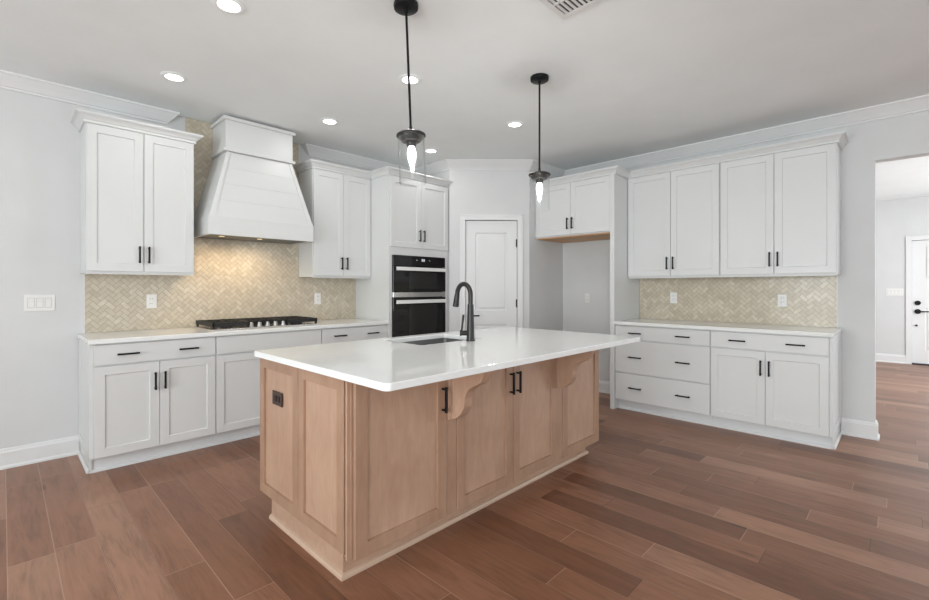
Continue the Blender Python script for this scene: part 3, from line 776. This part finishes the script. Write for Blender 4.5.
# ------------------------------------------------------------------ outlets and switches (built facing -y)
def outlet(label, loc, rz, plate='plastic', inner='plastic', slot='slot', rot=False):
    t = thing('wall_outlet', label, 'outlet', loc, rz)
    def T(bm):
        if rot: bmesh.ops.rotate(bm, verts=bm.verts, cent=(0, 0, 0), matrix=Matrix.Rotation(R(90), 3, 'Y'))
        return bm
    obj('cover_plate', T(B(-.036, .036, -.006, -.0005, -.058, .058, .0025, 2)), plate, t)
    for z in (-.020, .020):
        r = obj('receptacle', T(B(-.016, .016, -.009, -.0055, z-.0155, z+.0155, .003, 2)), inner, t)
        bm = bmesh.new()
        for x, hh in ((-.0065, .0055), (.0065, .0045)): box(bm, x-.0012, x+.0012, -.0096, -.0085, z+.002-hh+.002, z+.002+hh)
        lathe(bm, [(0, 0), (.0025, 0), (.0025, .001), (0, .001)], (0, 0, 0), 8)
        bm2 = bm; obj('slots', T(bm2), slot, r)
    return t
TF = .0085
outlet('white outlet on the backsplash left of the cooktop, under the left wall cabinet', (.866, YW-TF, 1.148), 0)
outlet('white outlet on the backsplash right of the cooktop, near the oven cabinet', (2.349, YW-TF, 1.146), 0)
outlet('white outlet on the right backsplash, above the three-drawer cabinet', (XW-TF, 1.790, 1.153), R(-90))
outlet('white outlet on the right backsplash, above the two-door cabinet', (XW-TF, .820, 1.143), R(-90))
outlet('pale outlet on the bare wall of the fridge alcove', (XW-.0005, 2.822, 1.135), R(-90))
outlet('dark brown outlet on the end panel of the island', (ix0+.0075, 2.352, .681), R(-90), 'brownplastic', 'browndark', 'slot', True)
def switch_plate(label, loc, rz, n, w, h):
    t = thing('light_switch', label, 'light switch', loc, rz)
    obj('cover_plate', B(-w/2, w/2, -.006, -.0005, -h/2, h/2, .0025, 2), 'plastic', t)
    for i in range(n):
        x = (i-(n-1)/2)*.046
        bm = prism(bmesh.new(), [(-.0055, -.033), (-.0105, -.033), (-.0075, 0), (-.0095, .033), (-.0055, .033)], 'X', x-.0165, x+.0165); obj('rocker', bm, 'plastic', t)
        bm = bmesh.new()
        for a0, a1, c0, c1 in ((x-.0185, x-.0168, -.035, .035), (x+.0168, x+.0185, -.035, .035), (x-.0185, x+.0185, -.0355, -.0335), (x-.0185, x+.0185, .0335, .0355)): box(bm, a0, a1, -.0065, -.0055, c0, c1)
        obj('rocker_gap_shade', bm, 'switchgap', t)  # grey strips painted as the shade in the gap around each rocker
    return t
switch_plate('white triple light switch on the bare wall left of the cabinets', (.188, YW, 1.152), 0, 3, .165, .118)
switch_plate('faint white four-gang light switch on the hall wall beside the front door', (HX, .135, 1.19), R(-90), 4, .210, .118)

# ------------------------------------------------------------------ ceiling: recessed lights, vent, pendants
def can(label, x, y):
    t = thing('recessed_light', label, 'ceiling light', (x, y, ZC))
    bm = lathe(bmesh.new(), [(.054, -.0005), (.082, -.0005), (.083, -.003), (.079, -.006), (.058, -.010), (.054, -.008)], (0, 0, 0), 40, True); obj('trim_ring', bm, 'ceiling', t)
    bm = lathe(bmesh.new(), [(0, -.0005), (.0535, -.0005), (.0535, -.005), (.045, -.007), (0, -.008)], (0, 0, 0), 40); obj('lens', bm, 'lens', t)
    l = bpy.data.lights.new('recessed_lamp', 'AREA'); l.shape = 'DISK'; l.size = .12; l.energy = 1.5; l.color = (1, .985, .955)
    lo = bpy.data.objects.new('recessed_lamp', l); C.objects.link(lo); lo.parent = t; lo.location = (0, 0, -.012)
can('round recessed ceiling light at the very top edge, left of the nearer pendant', .831, 2.545)
can('round recessed ceiling light above the wall cabinet at the far left', .844, 3.689)
can('round recessed ceiling light between the range hood and the nearer pendant', 2.040, 3.679)
can('round recessed ceiling light right behind the rod of the nearer pendant', 2.031, 2.530)
can('round recessed ceiling light just left of the farther pendant rod', 3.255, 2.541)
can('small recessed ceiling light above the oven cabinet, beside the nearer pendant shade', 3.246, 3.682)
# air vent
t = thing('ceiling_vent', 'white slatted air vent in the ceiling at the top edge of the photo', 'vent', (1.985, 1.171, ZC))
va, vb = .18, .33     # half sizes (x: across, y)
vx0, vx1, vy0, vy1 = 1.835, 2.134, 1.02, 1.322
bm = bmesh.new()
for a in ((vx0-.032, vx0, vy0-.032, vy1+.032), (vx1, vx1+.032, vy0-.032, vy1+.032), (vx0, vx1, vy0-.032, vy0), (vx0, vx1, vy1, vy1+.032)): box(bm, *a, ZC-.008, ZC-.0005, .001, 1)
box(bm, 2.016, 2.026, vy0, vy1, ZC-.010, ZC-.0005)
def VL(bm): bmesh.ops.translate(bm, verts=bm.verts, vec=(-1.985, -1.171, -ZC)); return bm
obj('frame', VL(bm), 'vent', t)
bm = bmesh.new(); box(bm, vx0, vx1, vy0, vy1, ZC-.0022, ZC-.0005); obj('backing', VL(bm), 'dark', t)
bm = bmesh.new(); y = vy0+.012
while y < vy1-.005:
    prism(bm, [(y, ZC-.0025), (y+.009, ZC-.010), (y+.011, ZC-.010), (y+.002, ZC-.0025)], 'X', vx0, vx1); y += .027
obj('louvers', VL(bm), 'vent', t)

def pendant(label, x, y, tilt=(0, 0)):
    t = thing('pendant_light', label, 'pendant light', (x, y, ZC)); t.rotation_euler = (tilt[0], tilt[1], 0)
    zc = -.677                                    # top of the cap below the ceiling
    obj('canopy', lathe(bmesh.new(), [(0, -.0005), (.064, -.0005), (.065, -.006), (.063, -.024), (.058, -.028), (.012, -.030), (.010, -.045), (0, -.045)], (0, 0, 0), 36), 'black', t)
    obj('rod', tube(bmesh.new(), [(0, 0, -.04), (0, 0, zc+.02)], .0065, 14), 'black', t)
    cap = obj('cap', lathe(bmesh.new(), [(0, .030), (.009, .030), (.010, .010), (.018, .004), (.060, 0), (.076, -.010), (.0775, -.018), (.073, -.021), (.064, -.018), (.060, -.034), (.050, -.046), (.030, -.050), (0, -.050)], (0, 0, zc), 40), 'bronze', t)
    obj('socket', lathe(bmesh.new(), [(0, -.045), (.026, -.045), (.026, -.066), (.022, -.072), (0, -.072)], (0, 0, zc), 24), 'bronze', t)
    obj('glass_shade', lathe(bmesh.new(), [(.0675, -.022), (.0700, -.022), (.0700, -.265), (.0675, -.265)], (0, 0, zc), 48, True), 'glass', t)
    bb = obj('bulb', lathe(bmesh.new(), [(0, -.068), (.014, -.070), (.018, -.080), (.023, -.100), (.0235, -.118), (.020, -.140), (.013, -.162), (.010, -.180), (.009, -.196), (.005, -.203), (0, -.205)], (0, 0, zc), 24), 'bulb', t)
    l = bpy.data.lights.new('bulb_lamp', 'POINT'); l.energy = 5; l.color = (1, .96, .91); l.shadow_soft_size = .03
    lo = bpy.data.objects.new('bulb_lamp', l); C.objects.link(lo); lo.parent = t; lo.location = (0, 0, zc-.32)
pendant('nearer black pendant light with clear glass cylinder shade, hanging over the island sink', 1.479, 1.876, (R(-1.6), R(-1.55)))
pendant('farther black pendant light with clear glass cylinder shade, hanging in front of the fridge cabinet', 2.651, 1.851)
